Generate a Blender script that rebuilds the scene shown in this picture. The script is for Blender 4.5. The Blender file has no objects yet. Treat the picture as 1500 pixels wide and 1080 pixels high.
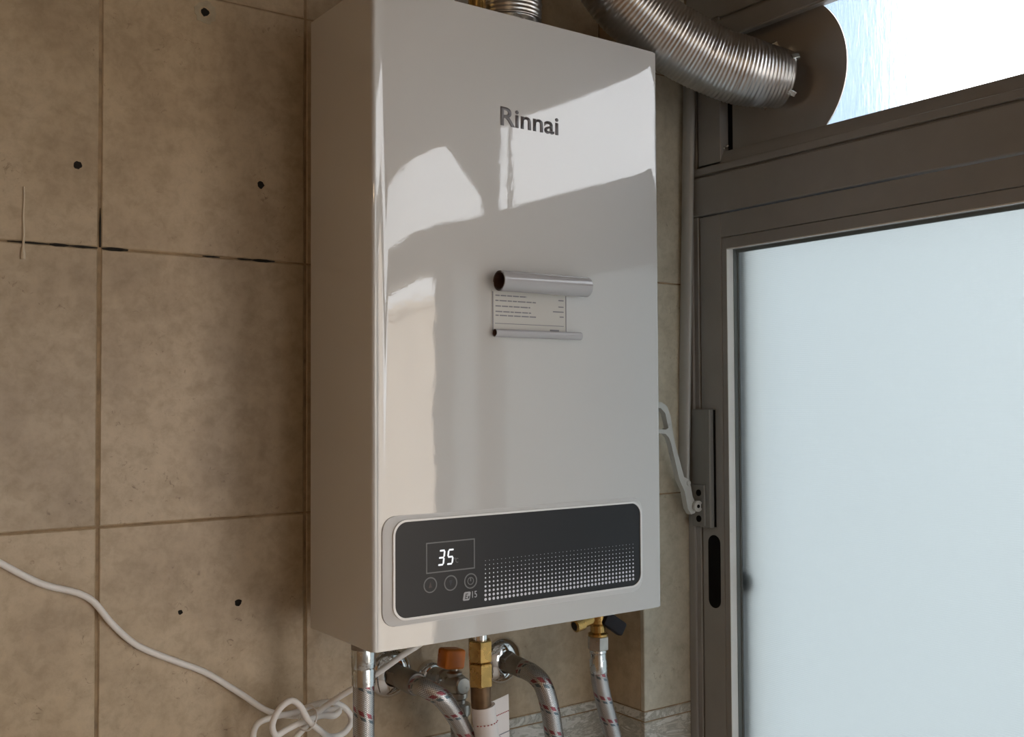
import bpy, bmesh, math, random
from mathutils import Vector, Matrix

random.seed(7)
SC = bpy.context.scene
COL = SC.collection
PI = math.pi

# ------------------------------------------------------------------ camera
cam_d = bpy.data.cameras.new('camera')
cam = bpy.data.objects.new('camera', cam_d)
COL.objects.link(cam)
cam_d.sensor_width = 36.0
cam_d.lens = 1539.958 * 36.0 / 1500.0
cam_d.clip_start = 0.01
cam_d.clip_end = 500
YAW, PITCH, ROLL = 0.62314, 0.03034, -0.00499
CAM = Vector((-0.44354, -0.99652, 0.22205))
fw = Vector((math.sin(YAW) * math.cos(PITCH), math.cos(YAW) * math.cos(PITCH), math.sin(PITCH)))
rt = Vector((math.cos(YAW), -math.sin(YAW), 0))
up = rt.cross(fw)
r2 = rt * math.cos(ROLL) + up * math.sin(ROLL)
u2 = r2.cross(fw)
cam.matrix_world = Matrix(((r2.x, u2.x, -fw.x, CAM.x), (r2.y, u2.y, -fw.y, CAM.y),
                           (r2.z, u2.z, -fw.z, CAM.z), (0, 0, 0, 1)))
SC.camera = cam

# ------------------------------------------------------------------ world, sun, lamps, exposure
SC.view_settings.view_transform = 'Standard'
SC.view_settings.look = 'None'
SC.view_settings.gamma = 1.0
SC.view_settings.use_curve_mapping = False
SC.view_settings.exposure = 0.05
SC.cycles.use_denoising = True
SC.cycles.max_bounces = 14
SC.cycles.transmission_bounces = 12
SC.cycles.diffuse_bounces = 6
SC.cycles.glossy_bounces = 6
SC.cycles.sample_clamp_indirect = 12

SKY = 5.0
world = bpy.data.worlds.new('world')
SC.world = world
world.use_nodes = True
wn = world.node_tree
wn.nodes.clear()
w_out = wn.nodes.new('ShaderNodeOutputWorld')
w_bg = wn.nodes.new('ShaderNodeBackground')
w_tc = wn.nodes.new('ShaderNodeTexCoord')
w_sep = wn.nodes.new('ShaderNodeSeparateXYZ')
w_rmp = wn.nodes.new('ShaderNodeValToRGB')
wn.links.new(w_tc.outputs['Generated'], w_sep.inputs[0])
wn.links.new(w_sep.outputs['Z'], w_rmp.inputs[0])
w_rmp.color_ramp.elements[0].position = 0.0
w_rmp.color_ramp.elements[0].color = (0.95, 0.96, 0.97, 1)
w_rmp.color_ramp.elements[1].position = 0.8
w_rmp.color_ramp.elements[1].color = (0.82, 0.90, 1.0, 1)
wn.links.new(w_rmp.outputs[0], w_bg.inputs[0])
w_bg.inputs[1].default_value = SKY
wn.links.new(w_bg.outputs[0], w_out.inputs[0])


def light(name, kind, loc, energy, color, direction=None, size=None, size_y=None):
    d = bpy.data.lights.new(name, kind)
    d.energy = energy
    d.color = color
    if kind == 'AREA':
        d.shape = 'RECTANGLE' if size_y else 'DISK'
        d.size = size
        if size_y:
            d.size_y = size_y
    elif kind == 'POINT' and size:
        d.shadow_soft_size = size
    elif kind == 'SUN':
        d.angle = math.radians(1.0)
    o = bpy.data.objects.new(name, d)
    COL.objects.link(o)
    o.location = loc
    if direction is not None:
        o.rotation_euler = Vector(direction).to_track_quat('-Z', 'Y').to_euler()
    return o


light('sun', 'SUN', (0, 0, 8), 4.5, (1.0, 0.92, 0.82), (0.80, -0.25, -0.55))
light('ceiling_lamp_light', 'AREA', (-1.0, -1.7, 1.05), 5.0, (1.0, 0.70, 0.42), (0, 0, -1), 0.3)


# ------------------------------------------------------------------ material helpers
class NT:
    def __init__(self, name):
        self.m = bpy.data.materials.new(name)
        self.m.use_nodes = True
        self.t = self.m.node_tree
        self.t.nodes.clear()
        self.out = self.t.nodes.new('ShaderNodeOutputMaterial')

    def n(self, kind, **kw):
        nd = self.t.nodes.new('ShaderNode' + kind)
        for k, v in kw.items():
            if hasattr(nd, k):
                setattr(nd, k, v)
        return nd

    def l(self, a, b):
        self.t.links.new(a, b)

    def bsdf(self, color=(0.8, 0.8, 0.8), rough=0.5, metal=0.0, **kw):
        b = self.n('BsdfPrincipled')
        b.inputs['Base Color'].default_value = (*color, 1)
        b.inputs['Roughness'].default_value = rough
        b.inputs['Metallic'].default_value = metal
        for k, v in kw.items():
            b.inputs[k].default_value = v
        self.l(b.outputs[0], self.out.inputs[0])
        return b

    def coords(self, kind='Object', scale=(1, 1, 1), rand=False):
        tc = self.n('TexCoord')
        mp = self.n('Mapping')
        self.l(tc.outputs[kind], mp.inputs[0])
        mp.inputs['Scale'].default_value = scale
        if rand:
            oi = self.n('ObjectInfo')
            ml = self.n('Math', operation='MULTIPLY')
            self.l(oi.outputs['Random'], ml.inputs[0])
            ml.inputs[1].default_value = 37.0
            self.l(ml.outputs[0], mp.inputs['Location'])
        return mp.outputs[0]

    def noise(self, vec, scale, detail=4, rough=0.55, dist=0.0):
        nz = self.n('TexNoise')
        self.l(vec, nz.inputs['Vector'])
        nz.inputs['Scale'].default_value = scale
        nz.inputs['Detail'].default_value = detail
        nz.inputs['Roughness'].default_value = rough
        nz.inputs['Distortion'].default_value = dist
        return nz.outputs[0]

    def ramp(self, fac, stops):
        r = self.n('ValToRGB')
        self.l(fac, r.inputs[0])
        cr = r.color_ramp
        while len(cr.elements) < len(stops):
            cr.elements.new(0.5)
        for e, (p, c) in zip(cr.elements, stops):
            e.position = p
            e.color = (*c, 1) if len(c) == 3 else c
        return r.outputs[0]

    def mix(self, a, b, fac, mode='MIX'):
        m = self.n('MixRGB', blend_type=mode)
        for i, v in ((1, a), (2, b)):
            if isinstance(v, tuple):
                m.inputs[i].default_value = (*v, 1)
            else:
                self.l(v, m.inputs[i])
        if isinstance(fac, (int, float)):
            m.inputs[0].default_value = fac
        else:
            self.l(fac, m.inputs[0])
        return m.outputs[0]

    def math(self, op, a, b=0.0):
        m = self.n('Math', operation=op)
        for i, v in ((0, a), (1, b)):
            if isinstance(v, (int, float)):
                m.inputs[i].default_value = v
            else:
                self.l(v, m.inputs[i])
        return m.outputs[0]

    def bump(self, h, strength, dist, b):
        bp = self.n('Bump')
        bp.inputs['Strength'].default_value = strength
        bp.inputs['Distance'].default_value = dist
        self.l(h, bp.inputs['Height'])
        self.l(bp.outputs[0], b.inputs['Normal'])


def plain(name, color, rough=0.5, metal=0.0, **kw):
    t = NT(name)
    t.bsdf(color, rough, metal, **kw)
    return t.m


def grained(name, color, rough, metal=0.0, var=0.15, scale=40, bump=0.0, stretch=(1, 1, 1), rvar=0.1, **kw):
    t = NT(name)
    b = t.bsdf(color, rough, metal, **kw)
    v = t.coords('Object', stretch)
    nz = t.noise(v, scale, 5)
    d = tuple(c * (1 - var) for c in color)
    h = tuple(min(1, c * (1 + var)) for c in color)
    t.l(t.ramp(nz, [(0.3, d), (0.7, h)]), b.inputs['Base Color'])
    t.l(t.ramp(nz, [(0.3, (max(0.02, rough - rvar),) * 3), (0.7, (rough + rvar,) * 3)]), b.inputs['Roughness'])
    if bump:
        t.bump(nz, bump, 0.001, b)
    return t.m


def tile_material(name, c_dark, c_mid, c_light, pit):
    t = NT(name)
    b = t.bsdf(c_mid, 0.34)
    v = t.coords('Object', (1, 1, 1), rand=True)
    big = t.noise(v, 11, 6, 0.55, 0.15)
    col = t.ramp(big, [(0.25, c_dark), (0.5, c_mid), (0.75, c_light)])
    fine = t.noise(v, 75, 7, 0.7, 0.25)
    f2 = t.ramp(fine, [(0.3, (0.80, 0.79, 0.76)), (0.55, (1, 1, 1)), (0.8, (1.12, 1.11, 1.08))])
    col = t.mix(col, f2, 1.0, 'MULTIPLY')
    pits = t.noise(v, 130, 3, 0.7, 1.2)
    pm = t.ramp(pits, [(0.62, (0, 0, 0)), (0.70, (1, 1, 1))])
    msk = t.ramp(t.noise(v, 20, 2), [(0.5, (0, 0, 0)), (0.62, (0.7, 0.7, 0.7))])
    pm = t.mix(pm, msk, 1.0, 'MULTIPLY')
    col = t.mix(col, pit, pm)
    oi = t.n('ObjectInfo')
    tone = t.ramp(oi.outputs['Random'], [(0, (0.93, 0.93, 0.93)), (1, (1.05, 1.04, 1.02))])
    col = t.mix(col, tone, 1.0, 'MULTIPLY')
    t.l(col, b.inputs['Base Color'])
    t.l(t.ramp(fine, [(0.3, (0.42,) * 3), (0.7, (0.28,) * 3)]), b.inputs['Roughness'])
    t.bump(t.mix(fine, big, 0.4), 0.25, 0.0012, b)
    return t.m


M = {}
M['tile'] = tile_material('beige_stone_tile', (0.36, 0.27, 0.175), (0.465, 0.365, 0.245), (0.55, 0.445, 0.315), (0.17, 0.11, 0.07))
M['daylit_tile'] = tile_material('daylit_stone_tile', (0.43, 0.385, 0.30), (0.55, 0.505, 0.405), (0.64, 0.60, 0.50), (0.30, 0.25, 0.18))  # lighter copy of the stone tile, daylight on the column painted in


def marble():
    t = NT('veined_marble_tile')
    b = t.bsdf((0.6, 0.6, 0.56), 0.3)
    v = t.coords('Object', (1, 1, 2.6), rand=True)
    n1 = t.noise(v, 12, 8, 0.7, 2.6)
    col = t.ramp(n1, [(0.30, (0.28, 0.25, 0.20)), (0.42, (0.62, 0.60, 0.54)), (0.50, (0.36, 0.35, 0.30)),
                      (0.56, (0.68, 0.67, 0.63)), (0.72, (0.52, 0.50, 0.44))])
    t.l(col, b.inputs['Base Color'])
    return t.m


M['marble'] = marble()
M['grout'] = grained('tile_grout', (0.30, 0.215, 0.13), 0.85, var=0.35, scale=60)
M['dirt_and_shade'] = plain('black_grime_and_shade', (0.012, 0.010, 0.008), 0.9)  # joint grime; the same black paints the shade inside drilled holes
M['plaster'] = grained('room_plaster', (0.74, 0.73, 0.70), 0.8, var=0.06, scale=8)
M['left_plaster'] = grained('ochre_plaster', (0.30, 0.18, 0.09), 0.8, var=0.06, scale=8)
M['ceiling'] = grained('ceiling_paint', (0.20, 0.16, 0.12), 0.85, var=0.05, scale=8)
M['floor'] = grained('floor_ceramic', (0.58, 0.53, 0.47), 0.4, var=0.12, scale=12)


def heater_paint():
    t = NT('white_enamel')
    b = t.bsdf((0.61, 0.608, 0.60), 0.45, 0.0)
    b.inputs['IOR'].default_value = 1.45
    b.inputs['Specular IOR Level'].default_value = 0.3
    b.inputs['Coat Weight'].default_value = 1.0
    b.inputs['Coat Roughness'].default_value = 0.012
    b.inputs['Coat IOR'].default_value = 1.68
    v = t.coords('Object')
    nz = t.noise(v, 260, 2)
    n2 = t.noise(v, 14, 2)
    bp = t.n('Bump')
    bp.inputs['Strength'].default_value = 0.05
    bp.inputs['Distance'].default_value = 0.0004
    t.l(nz, bp.inputs['Height'])
    bp2 = t.n('Bump')
    bp2.inputs['Strength'].default_value = 0.10
    bp2.inputs['Distance'].default_value = 0.003
    t.l(n2, bp2.inputs['Height'])
    t.l(bp.outputs[0], bp2.inputs['Normal'])
    t.l(bp2.outputs[0], b.inputs['Coat Normal'])
    return t.m


M['enamel'] = heater_paint()
M['white_plastic'] = plain('white_moulded_plastic', (0.86, 0.86, 0.86), 0.25)
M['enamel_satin'] = plain('white_satin_plastic', (0.67, 0.67, 0.67), 0.45)
M['black_glass'] = plain('black_display_acrylic', (0.016, 0.016, 0.019), 0.38, **{'Specular IOR Level': 0.3})
M['print_grey'] = plain('grey_print', (0.19, 0.185, 0.20), 0.4)
M['panel_grey'] = plain('panel_grey_print', (0.17, 0.17, 0.175), 0.5)
M['panel_light'] = plain('panel_light_print', (0.42, 0.42, 0.45), 0.4)
M['dot_white'] = plain('dot_white_print', (0.80, 0.80, 0.88), 0.5)
M['red_print'] = plain('dark_red_print', (0.035, 0.014, 0.016), 0.3)
M['blue_print'] = plain('dark_blue_print', (0.013, 0.018, 0.032), 0.3)
t = NT('lit_digits')
e = t.n('Emission')
e.inputs[0].default_value = (0.95, 0.97, 1.0, 1)
e.inputs[1].default_value = 1.0
t.l(e.outputs[0], t.out.inputs[0])
M['digit'] = t.m
M['film'] = plain('label_film', (0.47, 0.47, 0.49), 0.15, 0.0)
M['film_print'] = plain('label_film_inside', (0.10, 0.055, 0.045), 0.5)
M['label'] = plain('label_paper', (0.60, 0.59, 0.56), 0.4)
M['ink'] = plain('label_ink', (0.24, 0.24, 0.27), 0.6)
M['anodized'] = grained('grey_anodized_aluminium', (0.30, 0.298, 0.290), 0.42, 0.0, var=0.04, scale=30, rvar=0.04)
M['anodized_light'] = grained('light_aluminium', (0.40, 0.40, 0.385), 0.35, 0.15, var=0.05, scale=30, rvar=0.04)
M['bead'] = grained('daylit_glazing_bead', (0.78, 0.78, 0.76), 0.35, 0.0, var=0.03, scale=30)  # pale tone carries the window light on the stile's side face
M['rubber_and_shade'] = plain('black_rubber_and_shade', (0.008, 0.008, 0.009), 0.8, **{'Specular IOR Level': 0.1})  # seal rubber, also the painted shade in recesses and gaps
M['housing'] = grained('mid_grey_aluminium', (0.25, 0.255, 0.25), 0.4, 0.1, var=0.05, scale=30, rvar=0.04)
M['gasket'] = plain('grey_green_gasket', (0.16, 0.18, 0.18), 0.5)
M['cream_metal'] = grained('grey_cream_lever', (0.50, 0.50, 0.475), 0.35, 0.0, var=0.04, scale=60)
t = NT('spun_steel_sheet')
b = t.bsdf((0.50, 0.47, 0.44), 0.32, 0.95)
b.inputs['Anisotropic'].default_value = 0.85
tg = t.n('Tangent', direction_type='RADIAL', axis='X')
t.l(tg.outputs[0], b.inputs['Tangent'])
M['steel_disc'] = t.m
M['chrome'] = plain('polished_chrome', (0.80, 0.80, 0.80), 0.06, 1.0)
M['nickel'] = grained('dull_nickel', (0.42, 0.40, 0.37), 0.34, 0.9, var=0.12, scale=90)
M['dark_nickel'] = grained('dark_nickel', (0.30, 0.28, 0.26), 0.36, 0.8, var=0.15, scale=90)
M['zinc'] = grained('zinc_ferrule', (0.62, 0.65, 0.66), 0.25, 1.0, var=0.08, scale=90)
M['brass'] = grained('yellow_brass', (0.50, 0.32, 0.11), 0.24, 0.9, var=0.12, scale=80)
M['old_pipe'] = grained('brown_copper_pipe', (0.17, 0.10, 0.05), 0.4, 0.5, var=0.25, scale=80)
M['orange'] = grained('orange_plastic', (0.62, 0.17, 0.015), 0.35, 0.0, var=0.1, scale=60)
M['black_plastic'] = plain('black_plastic', (0.012, 0.010, 0.013), 0.55, **{'Specular IOR Level': 0.2})
M['cable'] = grained('white_cable_sheath', (0.84, 0.83, 0.82), 0.42, 0.0, var=0.03, scale=90)
M['paper_tag'] = plain('white_paper_tag', (0.74, 0.70, 0.69), 0.45)
M['tag_red'] = plain('tag_red_print', (0.35, 0.06, 0.06), 0.5)
M['filler'] = grained('old_filler', (0.40, 0.34, 0.24), 0.85, var=0.15, scale=80)
M['drip'] = plain('dried_paint', (0.60, 0.52, 0.40), 0.35)


def duct_mat():
    t = NT('corrugated_aluminium')
    b = t.bsdf((0.60, 0.59, 0.58), 0.30, 1.0)
    v = t.coords('Object')
    nz = t.noise(v, 45, 4)
    t.l(t.ramp(nz, [(0.3, (0.44, 0.43, 0.42)), (0.7, (0.70, 0.69, 0.68))]), b.inputs['Base Color'])
    t.l(t.ramp(nz, [(0.3, (0.24,) * 3), (0.7, (0.38,) * 3)]), b.inputs['Roughness'])
    return t.m


M['duct'] = plain('corrugated_aluminium', (0.60, 0.60, 0.60), 0.30, 1.0)


def braid():
    t = NT('braided_steel_hose')
    b = t.bsdf((0.4, 0.4, 0.4), 0.26, 0.85)
    tc = t.n('TexCoord')
    sp = t.n('SeparateXYZ')
    t.l(tc.outputs['UV'], sp.inputs[0])
    u, v = sp.outputs[0], sp.outputs[1]

    def wave(su, sv):
        return t.math('SINE', t.math('ADD', t.math('MULTIPLY', u, su * 2 * PI), t.math('MULTIPLY', v, sv)))
    w1 = wave(22, 3400)
    w2 = wave(-22, 3400)
    mx = t.math('MAXIMUM', w1, w2)
    col = t.ramp(t.math('ADD', t.math('MULTIPLY', mx, 0.5), 0.5),
                 [(0.2, (0.26, 0.25, 0.24)), (0.7, (0.42, 0.41, 0.41)), (1.0, (0.60, 0.60, 0.60))])
    # woven tracer threads: a red and a blue-green helical dash
    s = t.math('FRACT', t.math('ADD', t.math('MULTIPLY', v, 37.0), t.math('MULTIPLY', u, 1.0)))
    red = t.math('LESS_THAN', s, 0.15)
    blue = t.math('MULTIPLY', t.math('GREATER_THAN', s, 0.20), t.math('LESS_THAN', s, 0.30))
    dash = t.math('GREATER_THAN', t.math('SINE', t.math('ADD', t.math('MULTIPLY', u, 18 * PI), t.math('MULTIPLY', v, 300))), -0.35)
    col = t.mix(col, (0.27, 0.03, 0.05), t.math('MULTIPLY', t.math('MULTIPLY', red, dash), 0.85))
    col = t.mix(col, (0.06, 0.11, 0.14), t.math('MULTIPLY', t.math('MULTIPLY', blue, dash), 0.8))
    t.l(col, b.inputs['Base Color'])
    t.bump(mx, 0.3, 0.0003, b)
    return t.m


M['braid'] = braid()


def frosted():
    t = NT('frosted_ribbed_glass')
    b = t.n('BsdfPrincipled')
    b.inputs['Base Color'].default_value = (0.31, 0.34, 0.345, 1)
    b.inputs['Roughness'].default_value = 0.5
    b.inputs['Transmission Weight'].default_value = 1.0
    b.inputs['IOR'].default_value = 1.3
    tr = t.n('BsdfTranslucent')
    tr.inputs[0].default_value = (0.43, 0.455, 0.455, 1)
    v = t.coords('Object')
    sp = t.n('SeparateXYZ')
    t.l(v, sp.inputs[0])
    w = t.math('SINE', t.math('MULTIPLY', sp.outputs[2], 2 * PI / 0.0022))
    w2 = t.math('SINE', t.math('MULTIPLY', sp.outputs[1], 2 * PI / 0.0022))
    h = t.math('ADD', w, t.math('MULTIPLY', w2, 0.5))
    t.bump(t.math('ADD', h, t.math('MULTIPLY', t.noise(v, 12, 3), 2.0)), 0.3, 0.0005, b)
    mx = t.n('MixShader')
    mx.inputs[0].default_value = 0.72
    t.l(b.outputs[0], mx.inputs[1])
    t.l(tr.outputs[0], mx.inputs[2])
    t.l(mx.outputs[0], t.out.inputs[0])
    return t.m


M['frosted'] = frosted()


def ribbed():
    t = NT('textured_clear_glass')
    b = t.n('BsdfPrincipled')
    b.inputs['Base Color'].default_value = (1, 1, 1, 1)
    b.inputs['Roughness'].default_value = 0.17
    b.inputs['Transmission Weight'].default_value = 1.0
    b.inputs['IOR'].default_value = 1.3
    v = t.coords('Object', (1, 1, 0.25))
    t.bump(t.noise(v, 160, 2), 0.25, 0.001, b)
    t.l(b.outputs[0], t.out.inputs[0])
    return t.m


M['ribbed'] = ribbed()
M['cream_building'] = grained('cream_render', (0.62, 0.52, 0.42), 0.9, var=0.08, scale=1.5)
M['grey_building'] = grained('blue_grey_cladding', (0.085, 0.13, 0.19), 0.8, var=0.1, scale=1.0)
M['ground'] = grained('outside_ground', (0.33, 0.33, 0.33), 0.9, var=0.1, scale=0.6)


# ------------------------------------------------------------------ mesh helpers
def mk(name, bm, mat, parent=None, smooth=35, mats=None):
    bmesh.ops.recalc_face_normals(bm, faces=bm.faces[:])
    if smooth:
        lim = math.radians(smooth)
        for f in bm.faces:
            f.smooth = True
        for e_ in bm.edges:
            if len(e_.link_faces) == 2:
                try:
                    e_.smooth = e_.calc_face_angle() < lim
                except ValueError:
                    e_.smooth = True
            else:
                e_.smooth = False
    me = bpy.data.meshes.new(name)
    bm.to_mesh(me)
    bm.free()
    for m_ in (mats or [mat]):
        me.materials.append(m_)
    o = bpy.data.objects.new(name, me)
    COL.objects.link(o)
    if parent is not None:
        o.parent = parent
        o.matrix_parent_inverse = Matrix.Translation(-world_loc(parent))
    return o


def world_loc(o):
    v = Vector(o.location)
    p = o.parent
    while p is not None:
        # children are authored in world coordinates, so their own location is 0
        v += Vector(p.location) - Vector(p.location) if False else Vector((0, 0, 0))
        p = None
    return v


def thing(name, label, cat, loc=(0, 0, 0), group=None):
    o = bpy.data.objects.new(name, None)
    o.empty_display_size = 0.03
    COL.objects.link(o)
    o.location = loc
    o['label'] = label
    o['category'] = cat
    if group:
        o['group'] = group
    return o


def tag(o, label, cat, group=None):
    o['label'] = label
    o['category'] = cat
    if group:
        o['group'] = group
    return o


def bx(bm, x0, x1, y0, y1, z0, z1, bev=0.0, seg=1, rot=None, pivot=None):
    x0, x1 = min(x0, x1), max(x0, x1)
    y0, y1 = min(y0, y1), max(y0, y1)
    z0, z1 = min(z0, z1), max(z0, z1)
    r = bmesh.ops.create_cube(bm, size=1.0)
    vs = r['verts']
    for v in vs:
        v.co = Vector(((x0 + x1) / 2 + v.co.x * (x1 - x0), (y0 + y1) / 2 + v.co.y * (y1 - y0),
                       (z0 + z1) / 2 + v.co.z * (z1 - z0)))
    if bev > 0:
        es = list({e_ for v in vs for e_ in v.link_edges})
        rb = bmesh.ops.bevel(bm, geom=es, offset=bev, segments=seg, affect='EDGES', profile=0.5)
        vs = list({v for v in rb['verts']} | {v for v in vs if v.is_valid})
    if rot is not None:
        pv = Vector(pivot) if pivot else Vector(((x0 + x1) / 2, (y0 + y1) / 2, (z0 + z1) / 2))
        for v in vs:
            v.co = pv + rot @ (v.co - pv)
    return vs


def box(name, x0, x1, y0, y1, z0, z1, mat, parent=None, bev=0.0, seg=1, rot=None, pivot=None):
    bm = bmesh.new()
    bx(bm, x0, x1, y0, y1, z0, z1, bev, seg, rot, pivot)
    return mk(name, bm, mat, parent)


def frame_axes(d):
    d = Vector(d).normalized()
    a = Vector((0, 0, 1)) if abs(d.z) < 0.9 else Vector((1, 0, 0))
    n = d.cross(a).normalized()
    return d, n, d.cross(n).normalized()


def lathe(bm, origin, direction, prof, seg=32, cap=True, hexa=False):
    """prof: list of (distance along axis, radius)."""
    o = Vector(origin)
    d, n, b = frame_axes(direction)
    if hexa:
        seg = 6
    rings = []
    for (s, r) in prof:
        ring = []
        for i in range(seg):
            a = 2 * PI * (i + 0.5) / seg
            ring.append(bm.verts.new(o + d * s + (n * math.cos(a) + b * math.sin(a)) * max(r, 1e-5)))
        rings.append(ring)
    for k in range(len(rings) - 1):
        for i in range(seg):
            j = (i + 1) % seg
            bm.faces.new((rings[k][i], rings[k][j], rings[k + 1][j], rings[k + 1][i]))
    if cap:
        bm.faces.new(rings[0])
        bm.faces.new(list(reversed(rings[-1])))
    return rings


def turned(name, origin, direction, prof, mat, parent=None, seg=32, hexa=False, smooth=35):
    bm = bmesh.new()
    lathe(bm, origin, direction, prof, seg, True, hexa)
    return mk(name, bm, mat, parent, smooth)


def hexnut(name, origin, direction, length, r, mat, parent=None):
    c = r * 0.12
    return turned(name, origin, direction, [(0, r * 0.90), (c * 0.7, r), (length - c * 0.7, r), (length, r * 0.90)], mat, parent,
                  hexa=True, smooth=20)


def spline(pts, step=0.004):
    P = [Vector(p) for p in pts]
    P = [P[0] * 2 - P[1]] + P + [P[-1] * 2 - P[-2]]
    out = []
    for i in range(1, len(P) - 2):
        p0, p1, p2, p3 = P[i - 1], P[i], P[i + 1], P[i + 2]
        t0 = 0.0
        t1 = t0 + max(1e-6, (p1 - p0).length) ** 0.5
        t2 = t1 + max(1e-6, (p2 - p1).length) ** 0.5
        t3 = t2 + max(1e-6, (p3 - p2).length) ** 0.5
        n = max(2, int((p2 - p1).length / step))
        for k in range(n):
            tt = t1 + (t2 - t1) * k / n
            a1 = p0 * ((t1 - tt) / (t1 - t0)) + p1 * ((tt - t0) / (t1 - t0))
            a2 = p1 * ((t2 - tt) / (t2 - t1)) + p2 * ((tt - t1) / (t2 - t1))
            a3 = p2 * ((t3 - tt) / (t3 - t2)) + p3 * ((tt - t2) / (t3 - t2))
            b1 = a1 * ((t2 - tt) / (t2 - t0)) + a2 * ((tt - t0) / (t2 - t0))
            b2 = a2 * ((t3 - tt) / (t3 - t1)) + a3 * ((tt - t1) / (t3 - t1))
            out.append(b1 * ((t2 - tt) / (t2 - t1)) + b2 * ((tt - t1) / (t2 - t1)))
    out.append(P[-2].copy())
    return out


def tube(bm, path, rad, seg=16, uv=True, cap=True):
    """path: list of points; rad: float or function of arc length."""
    uvl = bm.loops.layers.uv.new('UVMap') if uv and not bm.loops.layers.uv else (bm.loops.layers.uv.active if uv else None)
    n = len(path)
    tan = []
    for i in range(n):
        a = path[max(0, i - 1)]
        c = path[min(n - 1, i + 1)]
        tan.append((c - a).normalized())
    nrm = frame_axes(tan[0])[1]
    s = 0.0
    rings = []
    arc = []
    for i in range(n):
        if i:
            s += (path[i] - path[i - 1]).length
            nrm = (nrm - tan[i] * nrm.dot(tan[i])).normalized()
        b = tan[i].cross(nrm)
        r = rad(s) if callable(rad) else rad
        rings.append([bm.verts.new(path[i] + (nrm * math.cos(2 * PI * k / seg) + b * math.sin(2 * PI * k / seg)) * r)
                      for k in range(seg)])
        arc.append(s)
    for i in range(n - 1):
        for k in range(seg):
            j = (k + 1) % seg
            f = bm.faces.new((rings[i][k], rings[i][j], rings[i + 1][j], rings[i + 1][k]))
            if uvl:
                for lp, (uu, vv) in zip(f.loops, ((k / seg, arc[i]), ((k + 1) / seg, arc[i]), ((k + 1) / seg, arc[i + 1]), (k / seg, arc[i + 1]))):
                    lp[uvl].uv = (uu, vv)
    if cap:
        bm.faces.new(list(reversed(rings[0])))
        bm.faces.new(rings[-1])


def tubed(name, pts, rad, mat, parent=None, seg=16, step=0.004, smooth=50):
    bm = bmesh.new()
    tube(bm, spline(pts, step), rad, seg)
    return mk(name, bm, mat, parent, smooth)


def prism(bm, poly, plane, a, b, bev=0.0, holes=()):
    """poly of 2D points extruded between a and b along the normal axis; plane 'xz' (normal y) or 'yz' (normal x) or 'xy'."""
    def P(u, v, w):
        return Vector((u, w, v)) if plane == 'xz' else (Vector((w, u, v)) if plane == 'yz' else Vector((u, v, w)))
    if not holes:
        lo = [bm.verts.new(P(u, v, a)) for u, v in poly]
        hi = [bm.verts.new(P(u, v, b)) for u, v in poly]
        n = len(poly)
        f0 = bm.faces.new(list(reversed(lo)))
        f1 = bm.faces.new(hi)
        for i in range(n):
            bm.faces.new((lo[i], lo[(i + 1) % n], hi[(i + 1) % n], hi[i]))
        if bev:
            es = list(set(f0.edges) | set(f1.edges))
            bmesh.ops.bevel(bm, geom=es, offset=bev, segments=2, affect='EDGES', profile=0.5)
        return
    # with holes: triangulated fill
    for w, flip in ((a, True), (b, False)):
        es = []
        for loop in (poly,) + tuple(holes):
            vs = [bm.verts.new(P(u, v, w)) for u, v in loop]
            for i in range(len(vs)):
                es.append(bm.edges.new((vs[i], vs[(i + 1) % len(vs)])))
            loops_store.append(vs)
        bmesh.ops.triangle_fill(bm, use_beauty=True, use_dissolve=False, edges=es)
    k = 1 + len(holes)
    L = loops_store[-2 * k:]
    for i in range(k):
        A, B = L[i], L[i + k]
        for j in range(len(A)):
            bm.faces.new((A[j], A[(j + 1) % len(A)], B[(j + 1) % len(A)], B[j]))


loops_store = []


def rrect(x0, x1, z0, z1, r, n=8):
    pts = []
    for cx, cz, a0 in ((x1 - r, z1 - r, 0), (x0 + r, z1 - r, 90), (x0 + r, z0 + r, 180), (x1 - r, z0 + r, 270)):
        for i in range(n + 1):
            a = math.radians(a0 + 90 * i / n)
            pts.append((cx + r * math.cos(a), cz + r * math.sin(a)))
    return pts


def solid(name, poly, plane, a, b, mat, parent=None, bev=0.0, holes=(), smooth=35):
    bm = bmesh.new()
    prism(bm, poly, plane, a, b, bev, holes)
    return mk(name, bm, mat, parent, smooth)


def circ(cx, cz, r, n=24):
    return [(cx + r * math.cos(2 * PI * i / n), cz + r * math.sin(2 * PI * i / n)) for i in range(n)]


def structure(o):
    o['kind'] = 'structure'
    return o


# ------------------------------------------------------------------ room shell
TW, TH, TX, TZ = 0.20301, 0.25419, 0.01216, 0.36316
XC, YC, XF = 0.40915, -0.07387, 0.487        # corner column side, column front, window wall face
CEIL, FLOOR, XL, YB = 1.13, -1.25, -1.75, -2.7
BORDER = TZ - 2 * TH                        # top of the marble border row

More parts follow.
